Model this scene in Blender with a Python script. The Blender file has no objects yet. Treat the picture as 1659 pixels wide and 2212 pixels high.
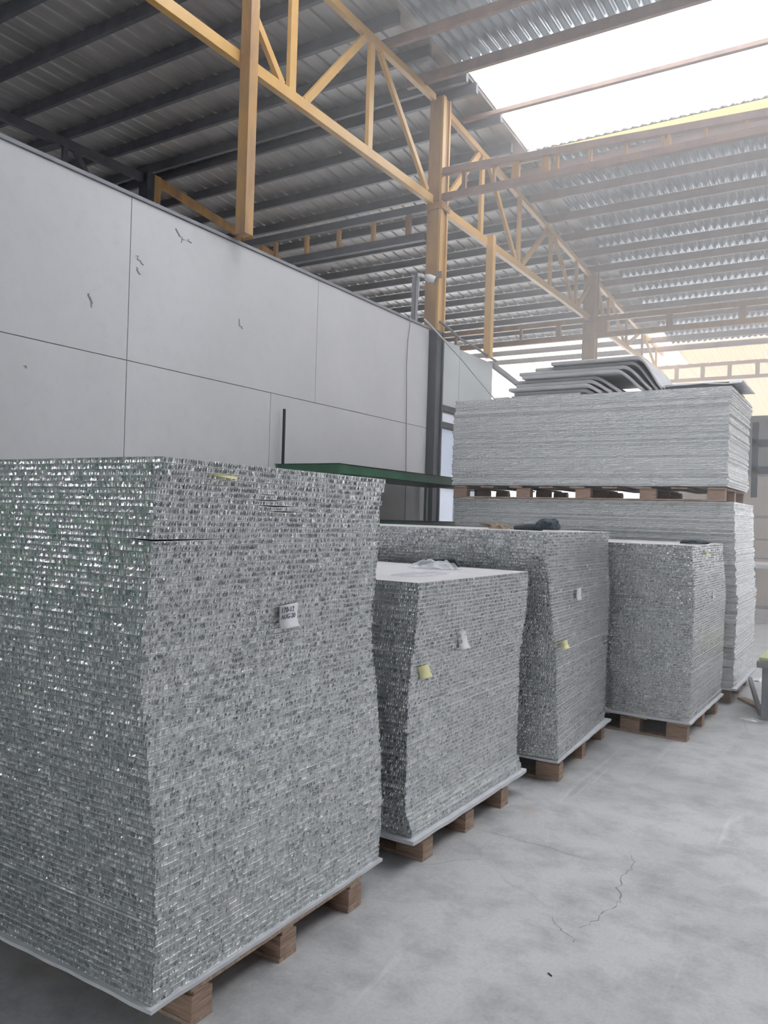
import bpy, math, random
from mathutils import Vector, Matrix, noise
random.seed(7)
S = bpy.context.scene
COL = S.collection

# ------------------------------------------------------------------ camera
cam_d = bpy.data.cameras.new('camera')
cam_d.sensor_fit = 'VERTICAL'; cam_d.sensor_height = 36.0; cam_d.sensor_width = 27.0
cam_d.lens = 36.0 * 1726.7 / 2212.0
cam_d.clip_end = 200
cam = bpy.data.objects.new('camera', cam_d); COL.objects.link(cam)
_a = Vector((0.8475, 0.5300, 0.0300)).normalized()          # camera right in world
_f = Vector((-0.5294, 0.8483, 0.0054)).normalized()         # viewing direction
_a = (_a - _f * _a.dot(_f)).normalized()
_u = _a.cross(_f).normalized()
_M = Matrix((( _a.x, _u.x, -_f.x, 0), (_a.y, _u.y, -_f.y, 0), (_a.z, _u.z, -_f.z, 1.55), (0, 0, 0, 1)))
cam.matrix_world = _M
S.camera = cam

# ------------------------------------------------------------------ light
W = bpy.data.worlds.new('sky'); S.world = W; W.use_nodes = True
bg = W.node_tree.nodes['Background']
bg.inputs[0].default_value = (0.975, 0.975, 1.0, 1); bg.inputs[1].default_value = 1.5
S.view_settings.view_transform = 'Standard'; S.view_settings.look = 'None'
S.view_settings.gamma = 1; S.view_settings.use_curve_mapping = False
S.view_settings.exposure = 1.82

# ------------------------------------------------------------------ helpers
class MB:
    def __init__(s): s.v = []; s.f = []; s.m = []
    def quad(s, a, b, c, d, m=0):
        n = len(s.v); s.v += [a, b, c, d]; s.f.append((n, n+1, n+2, n+3)); s.m.append(m)
    def box(s, x0, x1, y0, y1, z0, z1, m=0):
        n = len(s.v)
        s.v += [(x0,y0,z0),(x1,y0,z0),(x1,y1,z0),(x0,y1,z0),(x0,y0,z1),(x1,y0,z1),(x1,y1,z1),(x0,y1,z1)]
        for f in ((0,3,2,1),(4,5,6,7),(0,1,5,4),(1,2,6,5),(2,3,7,6),(3,0,4,7)):
            s.f.append(tuple(n+i for i in f)); s.m.append(m)
    def bar(s, p, q, w, h, up=(0,0,1), m=0):
        p = Vector(p); q = Vector(q); d = (q-p).normalized(); up = Vector(up)
        if abs(d.dot(up)) > .98: up = Vector((1,0,0))
        sd = d.cross(up).normalized(); u = sd.cross(d).normalized()
        n = len(s.v)
        for e in (p, q):
            for a, b in ((-1,-1),(1,-1),(1,1),(-1,1)):
                s.v.append(tuple(e + sd*a*w/2 + u*b*h/2))
        for f in ((0,1,2,3),(7,6,5,4),(0,4,5,1),(1,5,6,2),(2,6,7,3),(3,7,4,0)):
            s.f.append(tuple(n+i for i in f)); s.m.append(m)
    def tube(s, pts, r, seg=8, m=0, cap=True):
        pts = [Vector(p) for p in pts]; n0 = len(s.v); prev = None
        rr = r if isinstance(r, (list, tuple)) else [r]*len(pts)
        for i, p in enumerate(pts):
            d = (pts[min(i+1, len(pts)-1)] - pts[max(i-1, 0)]).normalized()
            if prev is None:
                prev = d.orthogonal().normalized()
            prev = (prev - d*prev.dot(d)).normalized(); b = d.cross(prev)
            for k in range(seg):
                t = 2*math.pi*k/seg
                s.v.append(tuple(p + (prev*math.cos(t) + b*math.sin(t))*rr[i]))
        for i in range(len(pts)-1):
            for k in range(seg):
                a = n0+i*seg+k; b2 = n0+i*seg+(k+1)%seg
                s.f.append((a, b2, b2+seg, a+seg)); s.m.append(m)
        if cap:
            s.f.append(tuple(n0+k for k in reversed(range(seg)))); s.m.append(m)
            e = n0+(len(pts)-1)*seg
            s.f.append(tuple(e+k for k in range(seg))); s.m.append(m)
    def mesh(s, name, mats):
        me = bpy.data.meshes.new(name); me.from_pydata([tuple(v) for v in s.v], [], s.f)
        for m in (mats if isinstance(mats, (list, tuple)) else [mats]): me.materials.append(m)
        me.polygons.foreach_set('material_index', s.m); me.update()
        return me
    def build(s, name, mats, parent=None, bevel=0, smooth=False, loc=None):
        me = s.mesh(name, mats)
        o = bpy.data.objects.new(name, me); COL.objects.link(o)
        if parent: o.parent = parent
        if loc: o.location = loc
        if smooth:
            me.polygons.foreach_set('use_smooth', [True]*len(me.polygons))
        if bevel:
            b = o.modifiers.new('bevel', 'BEVEL'); b.width = bevel; b.segments = 2; b.limit_method = 'ANGLE'
        return o

def tag(o, label, cat, group=None, kind=None):
    if label: o['label'] = label
    if cat: o['category'] = cat
    if group: o['group'] = group
    if kind: o['kind'] = kind
    return o
def thing(name, label, cat, loc=(0,0,0), rz=0, group=None):
    o = bpy.data.objects.new(name, None); COL.objects.link(o)
    o.empty_display_size = .1
    o.location = loc; o.rotation_euler = (0,0,rz)
    return tag(o, label, cat, group)
def struct(o, label=None):
    o['kind'] = 'structure'
    if label: o['label'] = label
    return o
def copy_tree(o, parent=None):
    c = o.copy(); COL.objects.link(c); c.parent = parent
    for ch in list(o.children): copy_tree(ch, c)
    return c

# ------------------------------------------------------------------ materials
def mat(name, col=(.5,.5,.5), rough=.6, metal=0.0, spec=.5):
    m = bpy.data.materials.new(name); m.use_nodes = True
    b = m.node_tree.nodes['Principled BSDF']
    b.inputs['Base Color'].default_value = (*col, 1); b.inputs['Roughness'].default_value = rough
    b.inputs['Metallic'].default_value = metal; b.inputs['Specular IOR Level'].default_value = spec
    return m
def N(m, t, **kw):
    n = m.node_tree.nodes.new(t)
    for k, v in kw.items():
        if hasattr(n, k): setattr(n, k, v)
        else: n.inputs[k].default_value = v
    return n
def L(m, a, b): m.node_tree.links.new(a, b)
def B(m): return m.node_tree.nodes['Principled BSDF']
def ramp(m, fac, stops):
    r = N(m, 'ShaderNodeValToRGB'); L(m, fac, r.inputs[0]); e = r.color_ramp.elements
    while len(e) < len(stops): e.new(.5)
    for i, (p, c) in enumerate(stops):
        e[i].position = p; e[i].color = (*c, 1) if len(c) == 3 else c
    return r.outputs[0]
def coords(m, scale=(1,1,1), kind='Object'):
    t = N(m, 'ShaderNodeTexCoord'); mp = N(m, 'ShaderNodeMapping'); mp.inputs['Scale'].default_value = scale
    L(m, t.outputs[kind], mp.inputs[0]); return mp.outputs[0]
def noise_tex(m, vec, scale, detail=3, rough=.5, dist=0):
    n = N(m, 'ShaderNodeTexNoise'); n.inputs['Scale'].default_value = scale; n.inputs['Detail'].default_value = detail
    n.inputs['Roughness'].default_value = rough; n.inputs['Distortion'].default_value = dist
    L(m, vec, n.inputs['Vector']); return n.outputs[0]
def mix(m, fac, a, b, mode='MIX'):
    x = N(m, 'ShaderNodeMix', data_type='RGBA', blend_type=mode)
    for s, v in ((0, fac), (6, a), (7, b)):
        if hasattr(v, 'default_value') or hasattr(v, 'is_linked'): L(m, v, x.inputs[s])
        else: x.inputs[s].default_value = v if s == 0 else (*v, 1)
    return x.outputs[2]
def bump(m, h, strength=.3, dist=.01):
    b = N(m, 'ShaderNodeBump'); b.inputs['Strength'].default_value = strength; b.inputs['Distance'].default_value = dist
    L(m, h, b.inputs['Height']); L(m, b.outputs[0], B(m).inputs['Normal'])
def noisy(name, c1, c2, scale=6, rough=.6, metal=0, stretch=(1,1,1), bmp=0, lo=.35, hi=.65, kind='Object', detail=4):
    m = mat(name, c1, rough, metal)
    n = noise_tex(m, coords(m, stretch, kind), scale, detail, .6)
    L(m, ramp(m, n, [(lo, c1), (hi, c2)]), B(m).inputs['Base Color'])
    if bmp: bump(m, n, bmp)
    return m

# aluminium honeycomb core edge
def foil_material(name='honeycomb_foil', zs=.15, soft=0.0):
    m = mat(name, (.70,.72,.73), .30, .92)
    oi = N(m, 'ShaderNodeObjectInfo'); tc = N(m, 'ShaderNodeTexCoord')
    off = N(m, 'ShaderNodeVectorMath', operation='MULTIPLY_ADD')
    off.inputs[1].default_value = (1,1,1)
    sc = N(m, 'ShaderNodeMath', operation='MULTIPLY'); sc.inputs[1].default_value = 57.0
    L(m, oi.outputs['Random'], sc.inputs[0])
    L(m, tc.outputs['Object'], off.inputs[0]); L(m, sc.outputs[0], off.inputs[2])
    mp = N(m, 'ShaderNodeMapping'); mp.inputs['Scale'].default_value = (1,1,zs); L(m, off.outputs[0], mp.inputs[0])
    v = N(m, 'ShaderNodeTexVoronoi'); v.inputs['Scale'].default_value = 14; L(m, mp.outputs[0], v.inputs['Vector'])
    sep = N(m, 'ShaderNodeSeparateColor'); L(m, v.outputs['Color'], sep.inputs[0])
    n1 = noise_tex(m, mp.outputs[0], 160, 2, .6)
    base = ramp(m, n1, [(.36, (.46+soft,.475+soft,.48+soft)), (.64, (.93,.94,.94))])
    blk = ramp(m, sep.outputs[0], [(0, (.86,.88,.89)), (.6, (.97,.975,.975)), (1, (1,1,.98))])
    L(m, mix(m, 1.0, base, blk, 'MULTIPLY'), B(m).inputs['Base Color'])
    rr = ramp(m, sep.outputs[1], [(0, (.15,)*3), (1, (.28,)*3)]); L(m, rr, B(m).inputs['Roughness'])
    n2 = noise_tex(m, mp.outputs[0], 420, 1, .5); bump(m, n2, .5, .002)
    return m
M_foil = foil_material()
M_foil_far = foil_material('honeycomb_foil_far', 4.2, .32); B(M_foil_far).inputs['Metallic'].default_value = .35  # paler foil copy, glare over the far stack put into its colour
M_skin = noisy('aluminium_sheet_edge', (.66,.68,.69), (.84,.86,.87), 30, .38, .6, (1,1,.2))
M_marble = noisy('white_marble_laminate', (.80,.79,.80), (.62,.61,.62), 3.2, .35, 0, (1,1,1), lo=.42, hi=.80, detail=8)
M_foam = noisy('white_foam_sheet', (.74,.75,.77), (.62,.64,.66), 9, .8, 0, bmp=.3)
M_wood = noisy('pallet_plywood', (.50,.36,.27), (.30,.20,.145), 30, .85, 0, (.25,.25,3.0), bmp=.35)
M_wood2 = noisy('pallet_board', (.52,.40,.31), (.33,.235,.175), 9, .85, 0, (1,5,3), bmp=.3)
M_yel = noisy('ochre_painted_steel', (.68,.42,.14), (.56,.33,.11), 4, .42, 0, lo=.3, hi=.75)
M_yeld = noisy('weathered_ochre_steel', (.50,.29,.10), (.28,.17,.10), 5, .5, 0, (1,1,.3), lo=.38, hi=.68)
M_brown = noisy('red_brown_steel', (.36,.25,.20), (.26,.185,.155), 5, .6, 0)
M_grey = noisy('grey_purlin_steel', (.12,.123,.14), (.085,.087,.10), 4, .5, .0)
M_dark = noisy('dark_blue_steel', (.035,.042,.055), (.06,.068,.082), 6, .5, 0)
M_green = noisy('green_painted_steel', (.035,.16,.085), (.02,.10,.055), 5, .45, 0)
M_black = mat('black_steel', (.012,.012,.013), .5)
M_paper = mat('white_paper', (.80,.80,.82), .8)
M_yelpaper = mat('yellow_sticky_paper', (.80,.76,.42), .8)
M_ink = mat('dark_ink', (.03,.03,.06), .7)
M_whiteplastic = mat('white_plastic', (.72,.74,.75), .45)
M_cable = mat('grey_cable', (.20,.21,.22), .6)
M_whitecable = mat('white_cable', (.65,.66,.67), .6)
M_greyfoam = noisy('grey_packing_foam', (.60,.60,.61), (.50,.50,.515), 6, .85, 0, (.6,.6,4), bmp=.2)
M_film = noisy('white_plastic_film', (.78,.80,.84), (.62,.66,.72), 12, .25, 0, bmp=.4)
M_cloth = noisy('dark_blue_cloth', (.045,.06,.075), (.09,.11,.13), 30, .9, 0, bmp=.4)
M_glove = noisy('tan_leather', (.34,.25,.16), (.16,.12,.09), 25, .7, 0, bmp=.3)
M_cream = noisy('cream_painted_wall', (.74,.64,.56), (.66,.57,.50), 2, .8, 0)
M_peach = noisy('peach_painted_steel', (.50,.36,.25), (.42,.31,.22), 3, .6)
M_bench = noisy('white_bench_top', (.80,.80,.82), (.70,.70,.73), 5, .5, 0)
M_lime = mat('pale_lime_plastic', (.55,.60,.34), .5)
M_farpaint = noisy('pale_grey_steel', (.30,.31,.33), (.24,.25,.27), 4, .6, 0)
M_glass = mat('window_glass', (.62,.68,.80), .12, 0); B(M_glass).inputs['Transmission Weight'].default_value = .35

def clear_film():
    m = mat('clear_plastic_bag', (.85,.88,.92), .12, 0)
    B(m).inputs['Alpha'].default_value = .55
    n = noise_tex(m, coords(m), 40, 3); bump(m, n, .8, .01)
    return m
M_clear = clear_film()

def roof_material(name, c1, c2, rough):
    m = mat(name, c1, rough, .55)
    vec = coords(m, (1, .25, 1))
    n = noise_tex(m, vec, 1.6, 5, .6); n2 = noise_tex(m, coords(m, (5, .3, 1)), 3, 3, .5)
    a = ramp(m, n, [(.35, c1), (.68, c2)]); b = ramp(m, n2, [(.3, (.82,.82,.82)), (.7, (1,1,1))])
    L(m, mix(m, 1.0, a, b, 'MULTIPLY'), B(m).inputs['Base Color'])
    return m
M_roofA = roof_material('aged_zinc_sheet', (.58,.575,.57), (.44,.43,.425), .42)
M_roofB = roof_material('blue_zinc_sheet', (.46,.53,.59), (.36,.42,.47), .22)

def translucent_material(name, col, tr=.9):
    m = bpy.data.materials.new(name); m.use_nodes = True; nt = m.node_tree
    nt.nodes.remove(B(m)); out = [n for n in nt.nodes if n.type == 'OUTPUT_MATERIAL'][0]
    t = N(m, 'ShaderNodeBsdfTranslucent'); t.inputs[0].default_value = (*col, 1)
    g = N(m, 'ShaderNodeBsdfTransparent'); g.inputs[0].default_value = (*col, 1)
    x = N(m, 'ShaderNodeMixShader'); x.inputs[0].default_value = tr
    L(m, t.outputs[0], x.inputs[1]); L(m, g.outputs[0], x.inputs[2]); L(m, x.outputs[0], out.inputs[0])
    return m
M_skylight = translucent_material('clear_corrugated_skylight', (.98,.985,1.0), .85)
M_skyfar = translucent_material('warm_translucent_sheet', (.95,.84,.72), .30)

def wall_material():
    m = mat('white_wall_panel', (.60,.60,.61), .55)
    n = noise_tex(m, coords(m), .8, 4, .6); n2 = noise_tex(m, coords(m), 9, 5, .7)
    a = ramp(m, n, [(.3, (.555,.555,.565)), (.7, (.62,.62,.63))])
    b = ramp(m, n2, [(.2, (.93,.93,.93)), (.5, (1,1,1))])
    L(m, mix(m, 1.0, a, b, 'MULTIPLY'), B(m).inputs['Base Color'])
    return m
M_wall = wall_material()
M_wall2 = noisy('pale_green_grey_panel', (.50,.55,.56), (.58,.62,.63), 1.2, .5, 0)

def floor_material():
    m = mat('concrete_floor', (.36,.36,.36), .62)
    c = coords(m)
    n = noise_tex(m, c, .9, 6, .62); n2 = noise_tex(m, c, 4.5, 8, .7); n3 = noise_tex(m, c, 70, 3, .6)
    a = ramp(m, n, [(.3, (.43,.435,.435)), (.5, (.555,.56,.556)), (.72, (.64,.64,.645))])
    b = ramp(m, n2, [(.30, (.66,.66,.675)), (.55, (1,1,1)), (.78, (1.0,1.0,1.0))])
    a = mix(m, 1.0, a, b, 'MULTIPLY')
    d = ramp(m, n3, [(.3, (.90,.90,.90)), (.6, (1,1,1))]); a = mix(m, 1.0, a, d, 'MULTIPLY')
    # rusty patches
    n4 = noise_tex(m, coords(m, (1.3,1,1)), 2.1, 2, .5)
    f = ramp(m, n4, [(.70, (0,0,0)), (.80, (.55,.55,.55))]); a = mix(m, f, a, (.48,.38,.27))
    # cracks
    vc = N(m, 'ShaderNodeTexVoronoi', feature='DISTANCE_TO_EDGE'); vc.inputs['Scale'].default_value = .42
    wv = N(m, 'ShaderNodeVectorMath', operation='MULTIPLY_ADD'); wv.inputs[1].default_value = (.35,.35,.35)
    nc = N(m, 'ShaderNodeTexNoise'); nc.inputs['Scale'].default_value = 2.3; nc.inputs['Detail'].default_value = 7
    L(m, c, nc.inputs['Vector']); L(m, nc.outputs['Color'], wv.inputs[0]); L(m, c, wv.inputs[2]); L(m, wv.outputs[0], vc.inputs['Vector'])
    cr = ramp(m, vc.outputs['Distance'], [(0, (1,1,1)), (.0045, (0,0,0))])
    msk = ramp(m, noise_tex(m, c, .8, 2), [(.55, (0,0,0)), (.66, (.35,.35,.35))])
    f2 = mix(m, 1.0, cr, msk, 'MULTIPLY'); a = mix(m, f2, a, (.13,.13,.13))
    # pale scrape marks
    n5 = noise_tex(m, coords(m, (6,.6,1)), 1.2, 4, .65, .5)
    f3 = ramp(m, n5, [(.62, (0,0,0)), (.74, (.5,.5,.5))]); a = mix(m, f3, a, (.76,.76,.77))
    L(m, a, B(m).inputs['Base Color'])
    L(m, ramp(m, n2, [(.3, (.52,)*3), (.7, (.7,)*3)]), B(m).inputs['Roughness'])
    bump(m, n2, .15, .01)
    return m
M_floor = floor_material()

# ------------------------------------------------------------------ setting
mb = MB(); mb.box(-13, 9, -10, 30, -.1, 0); floor_obj = struct(mb.build('floor', M_floor))
M_crack = noisy('crack_dirt', (.22,.215,.21), (.34,.335,.33), 20, .9)
ZR = lambda y: 7.09 if y <= 9.05 else 7.09 - .087*(y-9.05)       # purlin top / sheet line

def corrugated(mb, x0, x1, ys, pitch, top, base, h, m=0, wave=False):
    """profile along x, rows along y, sheet follows ZR"""
    pts = []; x = x0; prof = ((0,0),(base,0),(base+(1-base-top)/2,1),(base+(1-base-top)/2+top,1)) if not wave else \
        tuple((k/8, .5-.5*math.cos(2*math.pi*k/8)) for k in range(8))
    while x < x1:
        for a, b in prof: pts.append((x+a*pitch, b*h))
        x += pitch
    n0 = len(mb.v)
    for y in ys:
        for px, pz in pts: mb.v.append((px, y, ZR(y)+.06+pz))
    k = len(pts)
    for j in range(len(ys)-1):
        for i in range(k-1):
            a = n0+j*k+i; mb.f.append((a, a+1, a+1+k, a+k)); mb.m.append(m)

mb = MB(); corrugated(mb, -13, -4.62, [-10, 0, 4, 6.2, 9.05], .235, .07, .80, .022)
struct(mb.build('ceiling', M_roofA), 'aged grey ribbed roof sheets over the left bay')
mb = MB(); corrugated(mb, -13, -4.62, [9.05, 12, 15, 18, 19.7], .235, .07, .80, .022)
struct(mb.build('ceiling', M_roofA), 'aged grey ribbed roof sheets sloping down beyond the ridge')
mb = MB(); corrugated(mb, -4.60, .6, [-10, 0, 4.2], .127, 0, 0, .03, wave=True); corrugated(mb, -.78, .6, [4.2, 6.5], .127, 0, 0, .03, wave=True)
struct(mb.build('ceiling', M_roofB))
mb = MB(); corrugated(mb, -4.60, -.8, [4.2, 6.5], .127, 0, 0, .03, wave=True)
struct(mb.build('window_added_5', M_skylight))  # unseen skylight added to brighten the near faces of the farther stacks
mb = MB(); corrugated(mb, -4.60, .6, [6.5, 8.75], .127, 0, 0, .03, wave=True)
struct(mb.build('ceiling', M_roofB), 'bluish corrugated roof sheets before the skylight')
mb = MB(); corrugated(mb, .55, 3.45, [-10, 2.6], .127, 0, 0, .03, wave=True)
struct(mb.build('ceiling', M_roofB))
mb = MB(); corrugated(mb, 3.4, 7.6, [-10, 0, 4, 8.75], .127, 0, 0, .03, wave=True)
corrugated(mb, .6, 7.6, [11.0, 11.3], .127, 0, 0, .03, wave=True)
struct(mb.build('ceiling', M_roofB), 'bluish corrugated roof sheets over the right side of the hall')
mb = MB(); corrugated(mb, .55, 3.45, [2.6, 4, 8.7], .127, 0, 0, .03, wave=True)
struct(mb.build('window_added_4', M_skylight), 'unseen clear corrugated roof strip added to light the aisle')  # added out of view to light the floor and aisle faces
mb = MB(); corrugated(mb, .6, 3.4, [11.3, 13.5, 16, 18.5, 20.9], .127, 0, 0, .03, wave=True)
struct(mb.build('window_added_4', M_skylight))  # unseen strip added to brighten the far floor and air
mb = MB(); corrugated(mb, 3.4, 7.6, [11.3, 16, 20.9], .127, 0, 0, .03, wave=True)
struct(mb.build('ceiling', M_roofB))
mb = MB(); corrugated(mb, -4.60, .6, [11.0, 13.5, 16, 18.5, 20.9], .127, 0, 0, .03, wave=True)
struct(mb.build('ceiling', M_roofB), 'bluish corrugated roof sheets beyond the skylight')
mb = MB(); corrugated(mb, -4.52, 7, [8.75, 9.05, 11.0], .127, 0, 0, .03, wave=True)
struct(mb.build('window_1', M_skylight), 'long bright corrugated roof skylight')
mb = MB(); corrugated(mb, -13, -4.62, [19.72, 21.2, 22.6], .235, .07, .80, .022)
struct(mb.build('window_2', M_skyfar), 'translucent roof sheets at the far eave of the left bay')
M_skywarm = translucent_material('peach_translucent_sheet', (.46,.34,.22), .35)
mb = MB(); corrugated(mb, -6.0, 7, [22.9, 26, 31], .30, .20, .50, .05)
struct(mb.build('window_6', M_skywarm), 'peach translucent roof sheets farthest away on the right')
mb = MB(); corrugated(mb, -4.6, 7, [20.95, 22.9], .2, .20, .50, .03)
struct(mb.build('window_2', M_skywarm), 'warm translucent roof sheets at the far eave on the right')

# white partition wall built from panels with open joints
def wall_panels(rects, x, t, name, m, label):
    mb = MB(); g = .003
    for y0, y1, z0, z1 in rects: mb.box(x-t, x, y0+g, y1-g, z0+g, z1-g)
    mb.box(x-t-.01, x-t*.4, rects[0][0], rects[-1][1], 0.0, 3.9)
    return struct(mb.build(name, m, bevel=.002), label)
wall = wall_panels([(-6,-.7,0,2.70),(-.7,1.74,0,2.70),(1.74,4.18,0,2.70),(4.18,5.90,0,2.70),(5.90,8.98,0,2.70),
    (-6,-.7,2.70,3.97),(-.7,1.74,2.70,3.97),(1.74,4.18,2.70,3.97),(4.18,6.60,2.70,3.97),(6.60,8.98,2.70,3.97)],
    -5.0, .05, 'wall_left', M_wall, 'white panel partition wall behind the stacks')
mb = MB(); mb.box(-5.07,-4.985,-6,8.98,3.97,4.0); struct(mb.build('trim_1', M_farpaint, bevel=.003), 'thin grey capping on the partition wall')
# torn spots in the wall face
def torn(y, z, s, seed):
    r = random.Random(seed); mb = MB()
    p = Vector((-4.998, y, z)); pts = [p]
    for k in range(5):
        p = p + Vector((0, r.uniform(-.2,.9)*s, r.uniform(-1,.35)*s)); pts.append(p)
    for a, b in zip(pts, pts[1:]):
        w = r.uniform(.006,.014); d = Vector((.003, w, w*.6))
        mb.quad(tuple(a), tuple(b), tuple(b+d), tuple(a+d))
    o = mb.build('torn_patch', M_farpaint, wall); return o
torn(4.63,3.86,.05,1); torn(4.70,3.80,.045,5); torn(4.22,3.52,.035,2); torn(4.24,3.44,.03,9); torn(3.80,3.12,.05,3); torn(5.42,3.30,.03,4); torn(3.3,2.5,.02,6)

# second wall piece with window band
mb = MB(); mb.box(-5.05,-5.0,9.36,9.86,3.06,3.92); mb.box(-5.05,-4.998,9.865,10.95,3.06,3.88); mb.box(-5.05,-5.0,9.36,10.95,0,1.0)
struct(mb.build('wall_back', M_wall2, bevel=.002), 'pale green-grey wall panel beyond the dark column')
mb = MB()
for z0, z1 in ((2.97,3.05),(2.75,2.83),(1.95,2.02),(1.0,1.06)): mb.box(-5.06,-4.97,9.3,10.95,z0,z1)
for y0 in (9.30, 9.90, 10.89): mb.box(-5.06,-4.975,y0,y0+.06,1.0,3.05)
wf = struct(mb.build('window_3', M_dark, bevel=.003), 'dark framed window band beside the column')
mb = MB(); mb.box(-5.03,-5.02,9.36,10.9,1.06,2.97); mb.build('pane', M_glass, wf)
# outer shell of the hall
mb = MB(); mb.box(-13.2,-13,-6,20,0,7.1); struct(mb.build('wall_outer', M_farpaint))
mb = MB(); mb.box(7.6,7.8,-10,20,0,7.1); struct(mb.build('wall_right', M_farpaint))
mb = MB(); mb.box(-13,9,-10.2,-10,0,1.3); mb.box(-13,9,-10.2,-10,3.6,7.1); mb.box(-13,-4.9,-10.2,-10,1.3,3.6); mb.box(1.5,9,-10.2,-10,1.3,3.6); struct(mb.build('wall_front', M_farpaint))  # opening in this unseen wall cut to put glints on the nearest stack

# ------------------------------------------------------------------ roof steel
def cbar(mb, p, q, w, h, m=0): mb.bar(p, q, w, h, (0,0,1), m)
# purlins
grey_y = [3.1,3.82,4.53,5.25,6.0,6.74,7.47,8.2,8.9,9.19]
for i, y in enumerate(grey_y):
    z = ZR(y); mb = MB(); x1 = (-4.66, -4.52)[i > 7] if i > 5 else -4.66
    mb.box(-13, x1, y-.03, y+.03, z-.09, z+.05)
    tag(mb.build('roof_purlin', M_grey, bevel=.004), 'dark grey roof purlin, %s counted back from the ridge over the left bay' % ['tenth','ninth','eighth','seventh','sixth','fifth','fourth','third','second','first'][i], 'purlin', 'dark purlins of the left bay')
ordw = ['first','second','third','fourth','fifth','sixth','seventh','eighth','ninth','tenth','eleventh','twelfth','thirteenth','fourteenth','fifteenth','sixteenth']
far_y = [9.91,10.66,11.44,12.24,13.03,13.83,14.62,15.4,16.2,17.0,17.8,18.6,19.4,20.2,21.0]
for i, y in enumerate(far_y):
    z = ZR(y); mb = MB()
    if i == 0:
        mb.box(-13, -4.50, y-.03, y+.03, z-.09, z+.045)
    elif i == 1:
        mb.box(-13, -4.66, y-.03, y+.03, z-.09, z+.045)
    else:
        mb.box(-13, -5.0, y-.03, y+.03, z-.09, z+.045, 0); mb.box(-5.0, 7, y-.03, y+.03, z-.09, z+.045, 1)  # right part coloured brown to imitate warm flare on one continuous purlin
    tag(mb.build('roof_purlin', [M_grey, M_brown], bevel=.004), 'long roof purlin, %s beyond the ridge and main column' % ordw[i], 'purlin', 'purlins beyond the ridge')
for y, m, h, lab, zz in ((7.78,M_brown,.11,'red-brown steel purlin crossing the bluish roof above the nearest truss',0),(8.62,M_brown,.13,'red-brown steel beam along the near edge of the skylight',0),
                     (9.75,M_brown,.055,'thin steel bar crossing the middle of the bright skylight',0),(10.93,M_yel,.12,'bright yellow steel beam along the far edge of the skylight',.0)):
    z = ZR(y)-.01; mb = MB(); mb.box(-5.22 if y < 9 else -5.0, 7, y-.03, y+.03, z-h, z)
    tag(mb.build('roof_purlin', m, bevel=.004), lab, 'purlin')
# clump of wrapped plastic on the yellow beam
def blob(name, c, r, sc, m, seed, amp=.4, sub=3, parent=None):
    import bmesh
    bm = bmesh.new(); bmesh.ops.create_icosphere(bm, subdivisions=sub, radius=1)
    for v in bm.verts:
        n = noise.noise(v.co*1.7+Vector((seed,0,0)))+.5*noise.noise(v.co*4+Vector((0,seed,0)))
        v.co = v.co*(1+amp*n)
        v.co = Vector((v.co.x*sc[0]*r, v.co.y*sc[1]*r, max(v.co.z, -.6)*sc[2]*r))
    me = bpy.data.meshes.new(name); bm.to_mesh(me); bm.free(); me.materials.append(m)
    o = bpy.data.objects.new(name, me); COL.objects.link(o); o.location = c
    if parent: o.parent = parent
    return o
tag(blob('plastic_wad', (-4.45,10.88,6.90), .06, (1.4,1,1), M_film, 3), 'pale plastic wad stuck on the yellow beam at the skylight corner', 'plastic wad')

# truss in the plane of the partition wall
XT = -5.0
def truss(name, label, bot, top, webs, post=None, mats=(M_yel, M_yel)):
    t = thing(name, label, 'roof truss', (XT, bot[0][0], bot[0][1]))
    inv = Vector((XT, bot[0][0], bot[0][1]))
    def P(y, z): return Vector((XT, y, z)) - inv
    mb = MB()
    for a, b in zip(bot, bot[1:]): cbar(mb, P(*a), P(*b), .07, .11)
    mb.build('bottom_chord', mats[0], t, bevel=.004)
    mb = MB()
    for a, b in zip(top, top[1:]): cbar(mb, P(*a), P(*b), .07, .085)
    mb.build('top_chord', mats[0], t, bevel=.004)
    for a, b, w in webs:
        mb = MB(); mb.bar(P(*a), P(*b), .05, w, (0,.02,1) if abs(a[0]-b[0]) > .3 else (0,1,0)); 
        mb.build('web_bar', mats[1], t, bevel=.003)
    return t
zb = 5.62
truss('roof_truss', 'ochre yellow steel roof truss running from top of photo to the main column',
      [(2.4,zb),(8.92,zb)], [(2.4,6.88),(8.92,6.93)],
      [((4.80,6.85),(5.92,zb+.05),.075),((6.06,zb),(6.06,6.85),.10),((6.28,zb+.05),(7.30,6.85),.08),
       ((7.45,zb),(7.45,6.85),.09),((7.62,6.85),(8.80,zb+.08),.07)])
T2 = lambda y: 6.86-.068*(y-9.5) if y > 9.5 else 6.86
truss('roof_truss', 'yellow steel roof truss from the main column to the second column',
      [(9.16,zb-.02),(15.42,zb-.05)], [(9.16,6.90),(10.4,6.79),(15.42,6.42)],
      [((9.28,zb+.1),(10.28,6.76),.08),((10.40,zb),(10.40,6.76),.09),((10.60,6.75),(11.68,zb+.03),.075),((11.80,zb),(11.80,6.68),.09),
       ((11.95,zb+.02),(13.05,6.56),.075),((13.22,zb),(13.22,6.56),.09),((13.38,6.54),(14.42,zb+.03),.07),((14.60,zb),(14.60,6.46),.08),((14.72,zb+.02),(15.36,6.2),.07)])
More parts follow.
